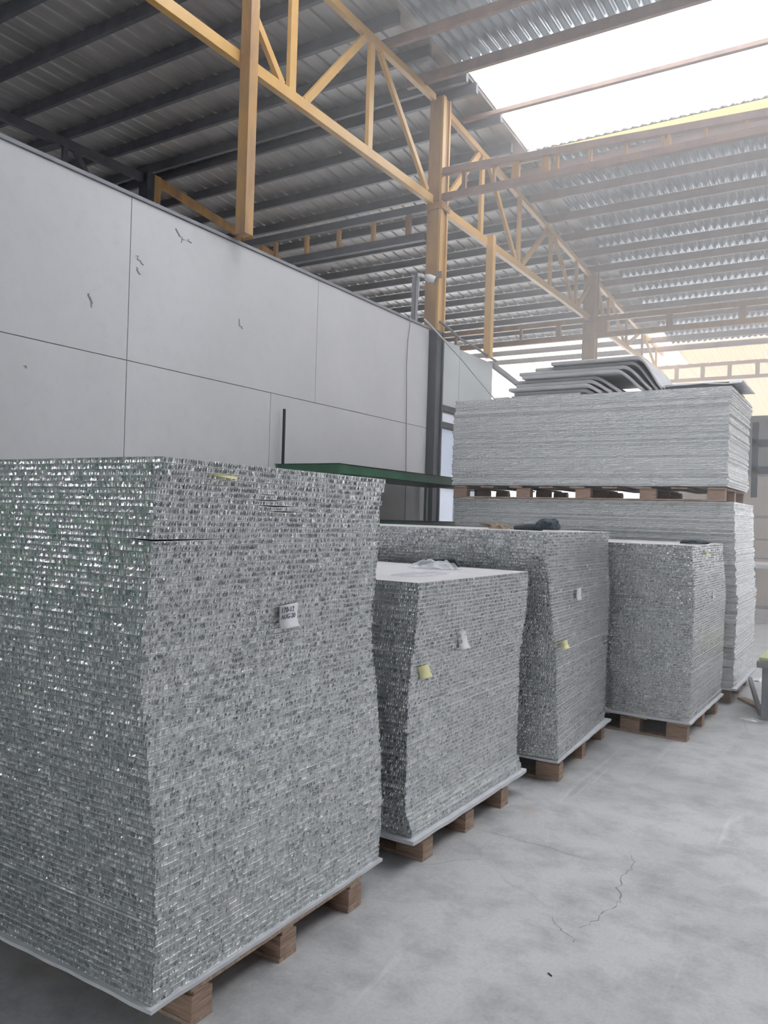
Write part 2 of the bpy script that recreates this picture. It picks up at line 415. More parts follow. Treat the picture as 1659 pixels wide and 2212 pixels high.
truss('roof_truss', 'pale yellow steel roof truss beyond the second column, the farthest one',
      [(15.62,zb-.07),(21.6,zb-.12)], [(15.62,6.40),(21.6,6.02)],
      [((15.9,6.36),(16.5,zb),.08),((16.7,zb-.05),(16.7,6.30),.09),((16.9,6.28),(17.9,zb),.07),((18.1,zb-.07),(18.1,6.22),.08),((18.25,zb),(19.3,6.12),.07),((19.5,zb-.08),(19.5,6.12),.08),((19.7,6.1),(20.7,zb),.07),((20.9,zb-.1),(20.9,6.04),.08)])

# main column: H section
def hcol(name, label, x, y, z0, z1, wx, wy, mside, mface, zsplit=None, mlow=None):
    t = thing(name, label, 'column', (x, y, z0)); H = z1-z0; s = (zsplit or z0)-z0
    def seg(a, b, m1, m2, nm):
        mb = MB()
        mb.box(-wx/2, wx/2, -wy/2, -wy/2+.014, a, b, 0)
        mb.box(-wx/2, wx/2, wy/2-.014, wy/2, a, b, 1)
        mb.box(-.006, .006, -wy/2+.014, wy/2-.014, a, b, 0)
        mb.box(wx/2-.02, wx/2+.012, -wy/2-.004, -wy/2+.075, a, b, 1)
        mb.box(wx/2-.02, wx/2+.012, wy/2-.03, wy/2+.004, a, b, 1)
        mb.box(wx/2-.035, wx/2-.01, -wy/2+.075, wy/2-.03, a, b, 0)
        mb.build(nm, [m1, m2], t, bevel=.003)
    if s > 0: seg(0, s, mlow, mlow, 'lower_shaft')
    seg(s, H, mside, mface, 'upper_shaft')
    return t
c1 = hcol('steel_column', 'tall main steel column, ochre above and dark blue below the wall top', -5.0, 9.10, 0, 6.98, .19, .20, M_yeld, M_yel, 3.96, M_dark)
mb = MB(); mb.box(.05,.16,-.13,-.10,4.62,4.70); mb.build('bolt_bracket', M_brown, c1)
mb = MB(); mb.box(-.12,.13,-.12,.12,5.52,5.60); mb.build('splice_plate', M_yeld, c1, bevel=.004)
hcol('steel_column', 'second steel column down the row, weathered tan, beyond the yellow truss', -5.0, 15.5, 0, 6.5, .24, .20, M_yeld, M_yeld)
# hanging posts
mb = MB(); mb.box(-.055,.055,-.05,.05,0,2.9); mb.box(.05,.066,-.055,.055,.0,2.9)
mb.build_ = None
p1 = thing('hanging_post', 'ochre steel post standing on the partition wall, crossing the nearest truss', 'post', (-4.90,5.34,4.02))
mb.build('shaft', M_yeld, p1, bevel=.003)
p2 = thing('hanging_post', 'slim yellow post between the farther wall piece and the truss', 'post', (-4.93,10.62,3.90))
mb = MB(); mb.box(-.05,.05,-.05,.05,0,1.78); mb.box(.045,.058,-.05,.05,0,1.78); mb.build('shaft', M_yel, p2, bevel=.003)
# lattice girders along X
def girder(name, label, x0, x1, y, zlo, zhi, hx, xs, m, mv, drop=0):
    t = thing(name, label, 'girder', (x0, y, zlo))
    for nm, z in (('bottom_chord', 0), ('top_chord', zhi-zlo)):
        mb = MB(); mb.bar((0,0,z), (x1-x0,0,z-(drop*(x1-x0) if z else 0)), .08, hx); mb.build(nm, m, t, bevel=.004)
    for x, w in xs:
        if x0 < x < x1:
            mb = MB(); mb.box(x-x0-w/2, x-x0+w/2, -.025, .025, hx/2, zhi-zlo-hx/2-drop*(x-x0)); mb.build('upright', mv, t)
    return t
girder('lattice_girder', 'red-brown lattice girder running right from the main column under the skylight', -4.88, -.2, 9.02, 5.66, 5.99, .085,
       [(-4.58,.05),(-4.17,.03),(-3.88,.09),(-3.50,.09),(-3.36,.03),(-2.96,.03),(-2.55,.03),(-2.15,.03),(-2.08,.03),(-1.70,.03),(-1.3,.03),(-.9,.03)], M_brown, M_yeld, .042)
girder('lattice_girder', 'grey lattice girder running left from the main column above the wall', -9.9, -5.12, 9.02, 5.20, 5.57, .10,
       [(-7.9,.05),(-7.63,.05),(-7.06,.05),(-6.5,.05),(-5.93,.05),(-5.38,.07)], M_grey, M_yeld)
girder('lattice_girder', 'tan lattice girder crossing at the second column', -9.5, 7, 15.38, 5.20, 5.52, .10,
       [(-8.6,.05),(-7.9,.05),(-7.15,.05),(-6.4,.05),(-5.6,.10),(-4.72,.2),(-3.45,.12),(-2.2,.12),(-.9,.12)], M_yeld, M_yeld)
girder('lattice_girder', 'farthest peach lattice girder seen above the upper stack', -5.2, 7, 21.9, 5.35, 5.72, .09,
       [(-4.7,.10),(-4.05,.10),(-3.4,.10),(-2.75,.10),(-2.1,.10),(-1.4,.10)], M_peach, M_peach)
# truss of the dark left bay
def truss_left():
    t = thing('roof_truss', 'dark and ochre truss in the shaded bay behind the partition wall', 'roof truss', (-10,3,5.9))
    mb = MB(); cbar(mb, (0,0,.72),(0,5.55,.86),.07,.13); mb.build('top_chord', M_grey, t)
    mb = MB(); cbar(mb, (0,5.8,.92),(0,10.5,.35),.07,.13); mb.build('top_chord', M_yeld, t)
    mb = MB(); cbar(mb, (0,0,-.4),(0,10.5,-.4),.07,.11); mb.build('bottom_chord', M_yeld, t)
    for a, b, m in (((0,2.3,-.4),(0,4.05,.75),M_grey),((0,4.15,-.4),(0,4.15,.8),M_grey),((0,4.3,.8),(0,5.3,-.4),M_grey),((0,6.2,-.4),(0,7.8,.62),M_yeld),((0,7.9,-.4),(0,7.9,.62),M_yeld),((0,8.1,.6),(0,9.2,-.4),M_yeld),((0,9.9,-.4),(0,9.9,.4),M_yeld)):
        mb = MB(); mb.bar(a, b, .05, .08, (0,1,0) if a[1] == b[1] else (0,0,1)); mb.build('web_bar', m, t)
    c = thing('steel_column', 'dark column with an ochre face in the shaded bay behind the wall', 'column', (-10,8.7,0))
    mb = MB(); mb.box(-.1,.1,-.13,.0,0,6.85); mb.build('dark_shaft', M_dark, c); mb = MB(); mb.box(-.1,.1,.01,.14,0,6.85); mb.build('ochre_shaft', M_yeld, c)
truss_left()

# scatter volume added to imitate lens glare over the far hall
hz = bpy.data.materials.new('glare_scatter'); hz.use_nodes = True; nt = hz.node_tree; nt.nodes.remove(nt.nodes['Principled BSDF'])
vs = nt.nodes.new('ShaderNodeVolumeScatter'); vs.inputs['Density'].default_value = .06; vs.inputs['Anisotropy'].default_value = .55
vs.inputs['Color'].default_value = (1,1,1,1)
nt.links.new(vs.outputs[0], nt.nodes['Material Output'].inputs['Volume'])
mb = MB(); mb.box(-4.85,7.5,4.5,24,.001,6.2); hb = mb.build('glare_volume', hz); tag(hb, 'scatter volume added to imitate lens glare in the far part of the hall', 'glare_volume', None, 'stuff')

# ------------------------------------------------------------------ honeycomb panels
T = .0174                                             # panel thickness
def panel_geo(mb, seed, LX=2.44, LY=1.22, step=.0055, z0=0.0, off=(0,0), top_m=1, drops=(), amp=1.0, rot=0.0, t=T, coarse=.05):
    """panel whose near right corner is at (0,0); extends to -X and +Y. rows of crimped foil between two thin sheets"""
    r = random.Random(seed); pts = []
    def side(a, b, st):
        a = Vector(a); b = Vector(b); n = max(2, int((b-a).length/st)); return [a+(b-a)*i/n for i in range(n)]
    loop = side((-LX,0), (0,0), step) + side((0,0), (0,LY), step) + side((0,LY), (-LX,LY), coarse) + side((-LX,LY), (-LX,0), coarse)
    n = len(loop); rows = 6; base = len(mb.v); run = 0; lean = 0; dens = 1
    cs, sn = math.cos(rot), math.sin(rot)
    for i, p in enumerate(loop):
        if i < LX/step: nrm = Vector((0,-1))
        elif i < (LX+LY)/step: nrm = Vector((1,0))
        else: nrm = Vector((0,0))
        if run <= 0:
            run = r.randint(5, 30); dens = r.choice((.3,.7,1,1.3)); lean = r.uniform(-.0005,.0005)
        run -= 1
        zig = (1 if i % 2 else -1)*.0009*dens*amp
        u = r.gauss(0, .0010)*amp; w = r.gauss(0, .0006)*amp
        skin = -.0002 + .0005*noise.noise(Vector((p.x*9, p.y*9, seed*3.1)))
        dz = 0
        if nrm.x > 0:
            for c, hw, d in drops:
                q = abs(p.y-c)/hw
                if q < 1: dz = max(dz, d*(1-q*q)) if hw < .2 else max(dz, d*(1-q))
        if nrm.y < 0 and drops and drops[0][1] > .2:
            q = -p.x/.10
            if q < 1: dz = max(dz, drops[0][2]*(1-q))
        offs = (skin+.0005, skin+.0003, -.0012+zig+u-lean, -.0008+zig*1.2+w+u, skin+.0003, skin+.0005)
        zs = (0, .0008, .0012, t*.5+r.gauss(0,.0012), t-.001-dz, t-dz)
        for k in range(rows):
            q = p + nrm*offs[k]
            if k in (2, 3):
                tz = zs[k] if k == 2 else zs[k]*(1-dz/t)
                q = q + Vector((nrm.y, nrm.x))*(r.gauss(0,.0008)*amp)
            else: tz = zs[k]
            x, y = q.x+off[0], q.y+off[1]
            mb.v.append((x*cs-y*sn, x*sn+y*cs, z0+tz))
    for i in range(n):
        j = (i+1) % n
        for k in range(rows-1):
            a = base+i*rows+k; b = base+j*rows+k
            mb.f.append((a, b, b+1, a+1)); mb.m.append(1 if k in (0, 4) else 0)
    mb.f.append(tuple(base+i*rows+rows-1 for i in range(n))); mb.m.append(top_m)
    mb.f.append(tuple(base+i*rows for i in reversed(range(n)))); mb.m.append(1)
NV = 20
PM = []
for k in range(NV):
    mb = MB(); panel_geo(mb, k+1); PM.append(mb.mesh('honeycomb_panel', [M_foil, M_skin, M_marble]))
mb = MB(); panel_geo(mb, 77, top_m=2); PM_marble = mb.mesh('honeycomb_panel', [M_foil, M_skin, M_marble])
mb = MB(); panel_geo(mb, 78, drops=[(0,.33,.0055)]); PM_gap = mb.mesh('honeycomb_panel', [M_foil, M_skin, M_marble])
PM_b = []
for k, c in enumerate(((.49,.05,.002),(.50,.06,.0038),(.55,.10,.0035),(.60,.09,.003))):
    mb = MB(); panel_geo(mb, 80+k, drops=[c]); PM_b.append(mb.mesh('honeycomb_panel', [M_foil, M_skin, M_marble]))

ONES = ['', 'first','second','third','fourth','fifth','sixth','seventh','eighth','ninth','tenth','eleventh','twelfth','thirteenth','fourteenth','fifteenth','sixteenth','seventeenth','eighteenth','nineteenth']
TENS = {2:('twentieth','twenty'),3:('thirtieth','thirty'),4:('fortieth','forty'),5:('fiftieth','fifty'),6:('sixtieth','sixty'),7:('seventieth','seventy'),8:('eightieth','eighty'),9:('ninetieth','ninety')}
def ordinal(n):
    if n < 20: return ONES[n]
    a, b = divmod(n, 10); return TENS[a][0] if b == 0 else TENS[a][1]+'-'+ONES[b]
def lerp_table(tab, z):
    for (a, va), (b, vb) in zip(tab, tab[1:]):
        if a <= z <= b:
            f = (z-a)/(b-a); return tuple(p+(q-p)*f for p, q in zip(va, vb))
    return tab[0][1] if z < tab[0][0] else tab[-1][1]
PITCH = .01845
def stack(P, z0, z1, tab, where, group, seed, jit=.0026, special={}, top=None, sz=1.02):
    r = random.Random(seed); n = int(round((z1-z0)/PITCH)); last = -1
    pitch = (z1-z0)/n
    for i in range(n):
        z = z0+i*pitch; frm = n-i
        while True:
            k = r.randrange(NV)
            if k != last: break
        last = k
        me = special.get(frm, PM[k])
        if frm == 1 and top: me = top
        o = bpy.data.objects.new('honeycomb_panel', me); COL.objects.link(o)
        dx, dy, ang = lerp_table(tab, z)
        dx += r.gauss(0, jit*.5); dy += r.gauss(0, jit*.7)
        if r.random() < .06: dx += r.uniform(-.004,.010); dy += r.uniform(-.012,.012)
        o.location = (P[0]+dx, P[1]+dy, z); o.rotation_euler = (0,0,math.radians(ang + r.gauss(0,.06)))
        o.scale = (1,1,sz)
        pos = 'topmost' if frm == 1 else ('lowest' if i == 0 else ordinal(frm)+' from the top')
        tag(o, 'silver honeycomb panel, %s %s' % (pos, where), 'panel', group)
# nearest stack
spec = {14: PM_gap, 6: PM_b[0], 7: PM_b[1], 8: PM_b[2], 9: PM_b[3]}
stack((-1.735,1.595), .132, 1.705, [(.1,(-.005,.02,.3)),(.28,(0,.025,.2)),(.55,(-.005,.015,.2)),(.78,(-.018,-.005,.2)),(1.03,(-.045,-.022,.2)),(1.18,(-.045,-.022,.2)),(1.40,(-.028,-.012,.3)),(1.62,(-.03,-.012,.3)),(1.65,(-.025,.015,.3)),(1.72,(-.02,.015,.3))],
      'of the nearest biggest stack', 'panels of the nearest stack', 11, special=spec, sz=1.0)
stack((-1.725,3.06), .142, 1.262, [(.1,(.0,.01,-.6)),(.16,(-.0,.01,-.6)),(.25,(-.03,-.0,-.9)),(.45,(-.03,.0,-1.0)),(.8,(-.02,-.02,-1.0)),(1.05,(0,-.0,-1.2)),(1.3,(.0,.01,-1.2))],
      'of the low plastic-bag stack', 'panels of the low second stack', 12, top=PM_marble)
stack((-1.60,4.57), .142, 1.487, [(.1,(.01,.0,4.0)),(.3,(.0,.0,3.6)),(.6,(-.018,.0,2.8)),(.8,(-.025,-.01,2.0)),(.95,(-.04,-.03,1.0)),(1.1,(-.06,-.03,0)),(1.3,(-.09,-.02,-.4)),(1.5,(-.09,-.02,-.6))],
      'of the third stack under the glove', 'panels of the third stack', 13, top=PM_marble)
stack((-1.145,6.02), .145, 1.408, [(.1,(.0,.02,-1.0)),(.4,(.01,.0,-1.0)),(.8,(.015,-.01,-1.0)),(1.0,(.02,-.0,-1)),(1.2,(.01,-.03,-.8)),(1.42,(0,-.05,-.5))],
      'of the fourth stack', 'panels of the fourth stack', 14, top=PM_marble)
# the farthest double-height stack
mb = MB(); r5 = random.Random(5)
tabL = [(.1,(0,.08,0)),(.3,(.0,.06,0)),(.9,(.02,.03,0)),(1.2,(.0,0,0)),(1.8,(-.02,-.02,0))]
n5 = 86; pt = (1.765-.15)/n5
for i in range(n5):
    z = .15+i*pt; dx, dy, a = lerp_table(tabL, z)
    panel_geo(mb, 200+i, 2.70, 1.20, .02, z, (-1.07+dx+r5.gauss(0,.004), 7.46+dy+r5.gauss(0,.005)), t=pt-.001, amp=1.6, coarse=.3)
n6 = 47; pt = (2.765-1.895)/n6
for i in range(n6):
    z = 1.895+i*pt
    panel_geo(mb, 400+i, 2.66, 1.22, .02, z, (-1.14+r5.gauss(0,.005)+(.015 if i > 38 else 0), 7.40+r5.gauss(0,.005)), t=pt-.001, amp=1.6, coarse=.3)
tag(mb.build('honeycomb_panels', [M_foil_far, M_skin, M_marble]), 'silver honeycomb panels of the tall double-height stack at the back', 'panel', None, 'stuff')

# ------------------------------------------------------------------ pallets
def pallet(x, y, z, w, l, h, xs, ang, label, nb=3):
    t = thing('wooden_pallet', label, 'pallet', (x, y, z), math.radians(ang), 'wooden pallets under the stacks')
    bw = .095; ys = [0, (w-bw)/2, w-bw]; bt = .014
    for yy in ys:
        mb = MB(); mb.box(-l, 0, yy, yy+bw, 0, bt); mb.build('bottom_board', M_wood2, t, bevel=.002)
        for xx in xs:
            mb = MB(); mb.box(-xx-.145, -xx, yy+.003, yy+bw-.003, bt, h-2*bt)
            mb.box(-xx-.145, -xx, yy+.012, yy+bw-.02, h-2*bt, h-bt-.0005); mb.build('block', M_wood, t, bevel=.002)
    n = 9
    for k in range(n):
        a = k*(l-.14)/(n-1); mb = MB(); mb.box(-a-.14, -a, -.0, w, h-bt, h); mb.build('deck_board', M_wood2, t, bevel=.002)
    return t
X5 = [0,.59,1.18,1.77,2.25]
pallet(-1.725,1.755,0,.935,2.40,.118,X5,.3,'wooden pallet with thick blocks under the nearest big stack')
pallet(-1.722,3.175,0,.925,2.40,.122,[.0,.59,1.18,1.77,2.25],-1.2,'wooden pallet under the low stack topped by a plastic bag')
pallet(-1.603,4.625,0,1.16,2.40,.124,[.0,.59,1.18,1.77,2.25],3.5,'wooden pallet under the third stack, where glove and cloth lie')
pallet(-1.155,6.03,0,1.12,2.40,.126,[.0,.335,.95,1.5,2.25],-1.2,'wooden pallet under the fourth stack beside the aisle')
pallet(-1.10,7.60,0,1.05,2.55,.128,[.0,.6,1.2,1.8,2.40],0,'wooden pallet on the floor under the double-height stack')
pallet(-1.16,7.40,1.768,1.15,2.62,.118,[.0,.58,1.18,1.78,2.47],0,'wooden pallet sandwiched halfway up the double-height stack')

# foam sheets between pallet and panels
def foam(P, z, ang, w, l, label, t=.012, seed=1, ov=.012, sag=.0):
    mb = MB(); n = 60; r = random.Random(seed)
    loop = []
    for i in range(n): loop.append((-l+(l+ov)*i/n, -ov, 'f'))
    for i in range(n): loop.append((ov, -ov+(w+2*ov)*i/n, 'r'))
    loop += [(ov, w+ov, 'b'), (-l, w+ov, 'b')]
    k = len(loop)
    for x, y, s in loop:
        d = 0
        if s != 'b': d = -sag*.4*(1+noise.noise(Vector((x*5, y*5, seed))))
        o = .006*noise.noise(Vector((x*7, y*7, seed+9)))
        mb.v += [(x+(o if s == 'r' else 0), y-(o if s == 'f' else 0), max(d, -.011)), (x+(o if s == 'r' else 0), y-(o if s == 'f' else 0), t+max(d, -.011)*.9)]
    for (x, y, s) in loop:
        xi = min(x, -.02); yi = min(max(y, .02), w-.02)
        mb.v += [(xi, yi, 0), (xi, yi, t)]
    for i in range(k):
        j = (i+1) % k
        a, b = 2*i, 2*j; c, d = 2*k+2*i, 2*k+2*j
        for f in ((a, b, b+1, a+1), (a+1, b+1, d+1, c+1), (a, c, d, b)): mb.f.append(f); mb.m.append(0)
    mb.f.append(tuple(2*k+2*i+1 for i in range(k))); mb.m.append(0)
    mb.f.append(tuple(2*k+2*i for i in reversed(range(k)))); mb.m.append(0)
    o = mb.build('foam_sheet', M_foam); o.location = (P[0], P[1], z); o.rotation_euler = (0,0,math.radians(ang))
    tag(o, label, 'foam sheet', 'foam sheets on the pallets'); return o
foam((-1.735,1.61), .119, .3, 1.22, 2.44, 'grey-white foam sheet between pallet and the nearest stack', seed=1)
foam((-1.72,3.07), .1235, -.6, 1.22, 2.44, 'white wavy foam sheet sticking out under the low plastic-bag stack', t=.017, seed=2, ov=.022, sag=.012)
foam((-1.60,4.57), .125, 2, 1.22, 2.44, 'thin white foam sheet under the third stack', seed=3)
foam((-1.145,6.03), .127, -1, 1.22, 2.44, 'white foam sheet sagging under the fourth stack', t=.015, seed=4, ov=.018)
foam((-1.06,7.53), .129, 0, 1.2, 2.66, 'white foam sheet at the bottom of the double-height stack', t=.018, seed=5, ov=.022)

# ------------------------------------------------------------------ notes
def note(y0, y1, ztop, zbot, x, m, label, curl=.02, slant=0.0, name='paper_note', text=None, cat='note', skew=0.0):
    t = thing(name, label, cat, (x, y0, zbot)); h = ztop-zbot; w = y1-y0
    mb = MB(); n = 14
    for i in range(n+1):
        f = i/n; zz = h*(1-f); out = .55*curl*max(0, (f-.6)/.4)**1.6
        for k, yy in enumerate((0, w)):
            mb.v.append((.0015+out, yy-skew*f, zz+slant*yy)); 
    for i in range(n):
        mb.f.append((2*i+2, 2*i+3, 2*i+1, 2*i)); mb.m.append(0)
    sheet = mb.build('sheet', m, t, smooth=True)
    sm = sheet.modifiers.new('solid', 'SOLIDIFY'); sm.thickness = .0004
    if text:
        for s, size, yy, zz in text:
            cu = bpy.data.curves.new('lettering', 'FONT'); cu.body = s; cu.size = size; cu.extrude = .0002; cu.shear = .15
            to = bpy.data.objects.new('tmp', cu); COL.objects.link(to); bpy.context.view_layer.update()
            me = bpy.data.meshes.new_from_object(to.evaluated_get(bpy.context.evaluated_depsgraph_get()))
            bpy.data.objects.remove(to)
            me.materials.clear(); me.materials.append(M_ink)
            lo = bpy.data.objects.new('lettering', me); COL.objects.link(lo); lo.parent = t
            lo.matrix_local = Matrix.Translation((.0024, yy, zz)) @ Matrix.Rotation(math.pi/2, 4, 'Z') @ Matrix.Rotation(math.pi/2, 4, 'X') @ Matrix.Rotation(.04, 4, 'Z')
    return t
note(2.172,2.272,1.228,1.145,-1.772,M_paper,'white paper note with handwriting on the nearest stack',.022,.05,text=[('170-12',.026,.007,.056),('AUG-20',.023,.008,.034)])
note(3.45,3.55,1.005,.915,-1.722,M_paper,'white curled paper note on the low plastic-bag stack',.025,.0,text=[('12 1',.022,.01,.06),('15 25',.022,.01,.03)],skew=-.03)
note(3.10,3.20,.885,.825,-1.735,M_yelpaper,'yellow sticky note on the low plastic-bag stack',.012,.02,'sticky_note',skew=-.03)
note(4.60,4.71,.835,.785,-1.605,M_yelpaper,'yellow sticky note on the third stack edge',.02,.02,'sticky_note',skew=-.03)
note(4.98,5.07,1.125,1.05,-1.645,M_paper,'plain white paper slip on the third stack',.012,.0)
note(6.41,6.50,1.36,1.33,-1.125,M_yelpaper,'pale yellow slip near the top of the fourth stack',.04,.0)
note(6.66,6.73,1.05,.985,-1.115,M_paper,'small white paper slip halfway up the fourth stack',.01,.0)
note(1.80,1.91,1.668,1.658,-1.748,M_yelpaper,'pale yellow paper sliver between top panels of the nearest stack',.03,-.06)

# ------------------------------------------------------------------ things lying on the stacks
def crumple(name, label, cat, c, sx, sy, sz, m, seed, n=34, extra=None):
    t = thing(name, label, cat, c); mb = MB()
    for i in range(n+1):
        for j in range(n+1):
            u = i/n*2-1; v = j/n*2-1; rr = math.sqrt(u*u+v*v)
            e = max(0, 1-rr**3)
            q = Vector((u*3, v*3, seed)); h = .55+.7*noise.noise(q*.6)+.22*noise.noise(q*1.9)
            mb.v.append((u*sx*(1+.15*noise.noise(q*.8+Vector((5,0,0)))), v*sy*(1+.2*noise.noise(q*.8)), max(.0015, e*sz*max(.05, h))))
    for i in range(n):
        for j in range(n):
            u = (i+.5)/n*2-1; v = (j+.5)/n*2-1
            if u*u+v*v > 1.0+.25*noise.noise(Vector((u*4, v*4, seed+3))): continue
            a = i*(n+1)+j; mb.f.append((a, a+n+1, a+n+2, a+1)); mb.m.append(0)
    o = mb.build('body', m, t, smooth=True); return t
b1 = crumple('plastic_bag', 'crumpled clear plastic bag with dark strip on the low white-topped stack', 'bag', (-2.16,4.02,1.263), .16, .10, .07, M_clear, 2.2)
b1.rotation_euler = (0,0,.25)
mb = MB(); mb.tube([(-.10,.0,.02),(-.03,.01,.038),(.05,.0,.045),(.12,-.01,.05),(.15,-.03,.02)], [.012,.013,.012,.014,.010], 8); mb.build('dark_strip', M_cloth, b1)
crumple('plastic_film', 'loose clear plastic film spread on the low marble-topped stack', 'plastic film', (-1.98,3.55,1.263), .10, .24, .012, M_clear, 8.1)
g = crumple('work_glove', 'tan and black work glove lying on the third stack', 'glove', (-2.19,5.02,1.488), .085, .10, .05, M_glove, 4.4)
for k, (a, l) in enumerate(((.5,.09),(.25,.11),(0,.11),(-.25,.10),(1.3,.07))):
    mb = MB(); d = Vector((-math.cos(a), math.sin(a)*.8, 0)); p = Vector((-.05,0,.015))
    mb.tube([p, p+d*l*.5+Vector((0,0,.012)), p+d*l+Vector((0,0,.018 if k < 4 else .0))], [.012,.011,.007], 8); mb.build('finger', M_glove, g, smooth=True)
cl = thing('work_hat', 'dark blue crumpled cloth work hat on the third stack', 'hat', (-1.86,5.02,1.491))
blob('crown', (0,0,.030), .075, (1.1,1.0,.62), M_cloth, 6.3, .22, 4, cl)
mb = MB(); mb.tube([(-.24,.0,.008),(-.15,.01,.010),(-.05,0,.014)], [.012,.026,.03], 10); mb.build('visor', M_cloth, cl, smooth=True)
tag(blob('dark_rag', (-1.21,6.38,1.425), .05, (2.0,1.4,.45), M_cloth, 9.7, .3, 4), 'dark rag lying on top of the fourth stack', 'rag')

# grey foam sheets draped on the double-height stack
zf = 2.768; order = ['bottom','second','third','fourth','fifth','sixth','seventh','eighth','top']
lefts = [-3.22,-3.20,-3.24,-3.17,-3.21,-3.10,-3.14,-2.98,-2.80]
bend = [-2.52,-2.48,-2.45,-2.42,-2.39,-2.16,-2.10,-2.03,-1.97]; runs = [.02,.10,.16,.22,.28,.26,.27,.25,.24]
def own(i, x):
    z = i*.0385
    if x <= bend[i]: return z
    q = min(1, (x-bend[i])/runs[i]); return z*(1-q*q*(2.2-1.2*q))
def zbot(i, x):
    v = own(i, x)
    if i and x <= bend[i-1]+runs[i-1]: v = max(v, zbot(i-1, x)+.0385)
    return v
for i in range(9):
    th = .036; x0 = lefts[i]; nn = 60; x1 = bend[i]+runs[i]
    prof = [(x0+(x1-x0)*k/nn, zf+.001+zbot(i, x0+(x1-x0)*k/nn)) for k in range(nn+1)]
    mb = MB(); ys = [7.52+.03*math.sin(i*2.1), 8.45]; K = len(prof)
    for y in ys:
        for (x, zz) in prof: mb.v.append((x, y, zz))
        for (x, zz) in prof: mb.v.append((x, y, zz+th*.97))
    for j in range(K-1):
        a = j; mb.f += [(a, a+1, a+1+K, a+K), (2*K+a+1, 2*K+a, 3*K+a, 3*K+a+1), (a+K, a+1+K, a+1+3*K, a+3*K), (a+1, a, a+2*K, a+1+2*K)]; mb.m += [0]*4
    mb.f += [(0, K, 3*K, 2*K), (2*K-1, K-1, 3*K-1, 4*K-1)]; mb.m += [0, 0]
    tag(mb.build('grey_foam_sheet', M_greyfoam, bevel=.008), 'grey foam sheet, %s of the pile on the highest stack' % order[i], 'foam sheet', 'grey foam sheets on the highest stack')
mb = MB(); mb.box(-1.70,-1.16,7.46,8.4,zf+.001,zf+.045)
tag(mb.build('dark_foam_sheet', noisy('dark_grey_foam', (.20,.21,.22), (.14,.145,.15), 6, .85), bevel=.008), 'dark grey sheet under the white film at the right end of the highest stack', 'foam sheet')
mb = MB(); n = 30
for i in range(n+1):
    for j in range(9):
        x = -1.72+.66*i/n; y = 7.43+.9*j/8
        mb.v.append((x, y, zf+.058+.022*abs(noise.noise(Vector((x*5, y*3, 2))))-(.034+.016*noise.noise(Vector((x*4,0,7))) if j == 0 else 0)))
for i in range(n):
    for j in range(8):
        a = i*9+j; mb.f.append((a, a+9, a+10, a+1)); mb.m.append(0)
o = mb.build('plastic_film', M_film, smooth=True); tag(o, 'white plastic film wrinkled over the right end of the highest stack', 'plastic film')
o.modifiers.new('solid', 'SOLIDIFY').thickness = .004
mb = MB(); mb.box(-3.42,-3.26,7.55,8.0,zf+.001,zf+.035); tag(mb.build('cardboard_piece', M_cream, bevel=.004), 'tan cardboard piece left of the grey foam pile', 'cardboard')

# ------------------------------------------------------------------ green rack against the wall
rk = thing('steel_rack', 'green steel rack against the white partition wall', 'rack', (-4.55,7.4,0))
def part(nm, m, *boxes, parent=rk, o=(-4.55,7.4,0), bev=.003):
    mb = MB()
    for b in boxes: mb.box(b[0]-o[0], b[1]-o[0], b[2]-o[1], b[3]-o[1], b[4]-o[2], b[5]-o[2])
    return mb.build(nm, m, parent, bevel=bev)
for z in (1.985, 1.475):
    part('shelf_rail', M_green, (-4.24,-4.20,5.93,8.9,z-.055,z+.03)); part('shelf_rail', M_green, (-4.94,-4.90,5.93,8.9,z-.055,z+.03))
    part('end_rail', M_green, (-4.90,-4.24,5.93,5.97,z-.055,z+.03)); part('end_rail', M_green, (-4.90,-4.24,8.86,8.9,z-.055,z+.03))
    part('shelf_edge', M_black, (-4.95,-4.19,5.925,8.905,z+.031,z+.036), bev=0)
for x, y in ((-4.24,5.93),(-4.24,8.86),(-4.94,5.93),(-4.94,8.86)):
    part('leg', M_green, (x+.001,x+.039,y+.001,y+.039,0,1.93))
part('rear_upright', M_black, (-4.945,-4.925,6.02,6.045,2.022,2.56))

mc0 = thing('green_glint_box', 'unseen green box added for the green glints in the nearest stack', 'machine', (-4.0,-.4,0))
part('glint_body', mat('bright_green_paint', (.02,.42,.12), .35), (-4.75,-3.3,-.7,-.2,.75,1.28), parent=mc0, o=(-4.0,-.4,0), bev=.01)  # unseen box added to reflect green into the nearest stack
part('stand', M_farpaint, (-4.6,-3.4,-.65,-.25,0,.75), parent=mc0, o=(-4.0,-.4,0))

# ------------------------------------------------------------------ camera lamp, cables, conduit
cp = thing('floodlight', 'small white lamp on grey angle post above the wall end', 'lamp', (-5.02,8.62,4.0))
mb = MB(); mb.box(-.03,.03,-.03,.03,0,.56); mb.box(.02,.028,-.03,.03,0,.56); mb.build('post', M_farpaint, cp)
mb = MB(); mb.tube([(.03,0,.57),(.07,.03,.565),(.10,.05,.55)], [.03,.018,.018], 10); mb.build('bracket', M_whiteplastic, cp, smooth=True)
mb = MB(); mb.tube([(.10,.06,.555),(.135,.085,.545),(.20,.13,.515),(.20,.13,.515)], [.03,.05,.052,.045], 16, cap=True); mb.build('housing', M_whiteplastic, cp, smooth=True)
mb = MB(); mb.tube([(.2005,.1305,.5148),(.203,.132,.514)], [.038,.036], 16); mb.build('lens', M_black, cp)
mb = MB(); mb.tube([(.05,.0,.54),(.055,.01,.45),(.05,.0,.35),(.06,.01,.26)], .005, 6); mb.build('cord', M_whitecable, cp)
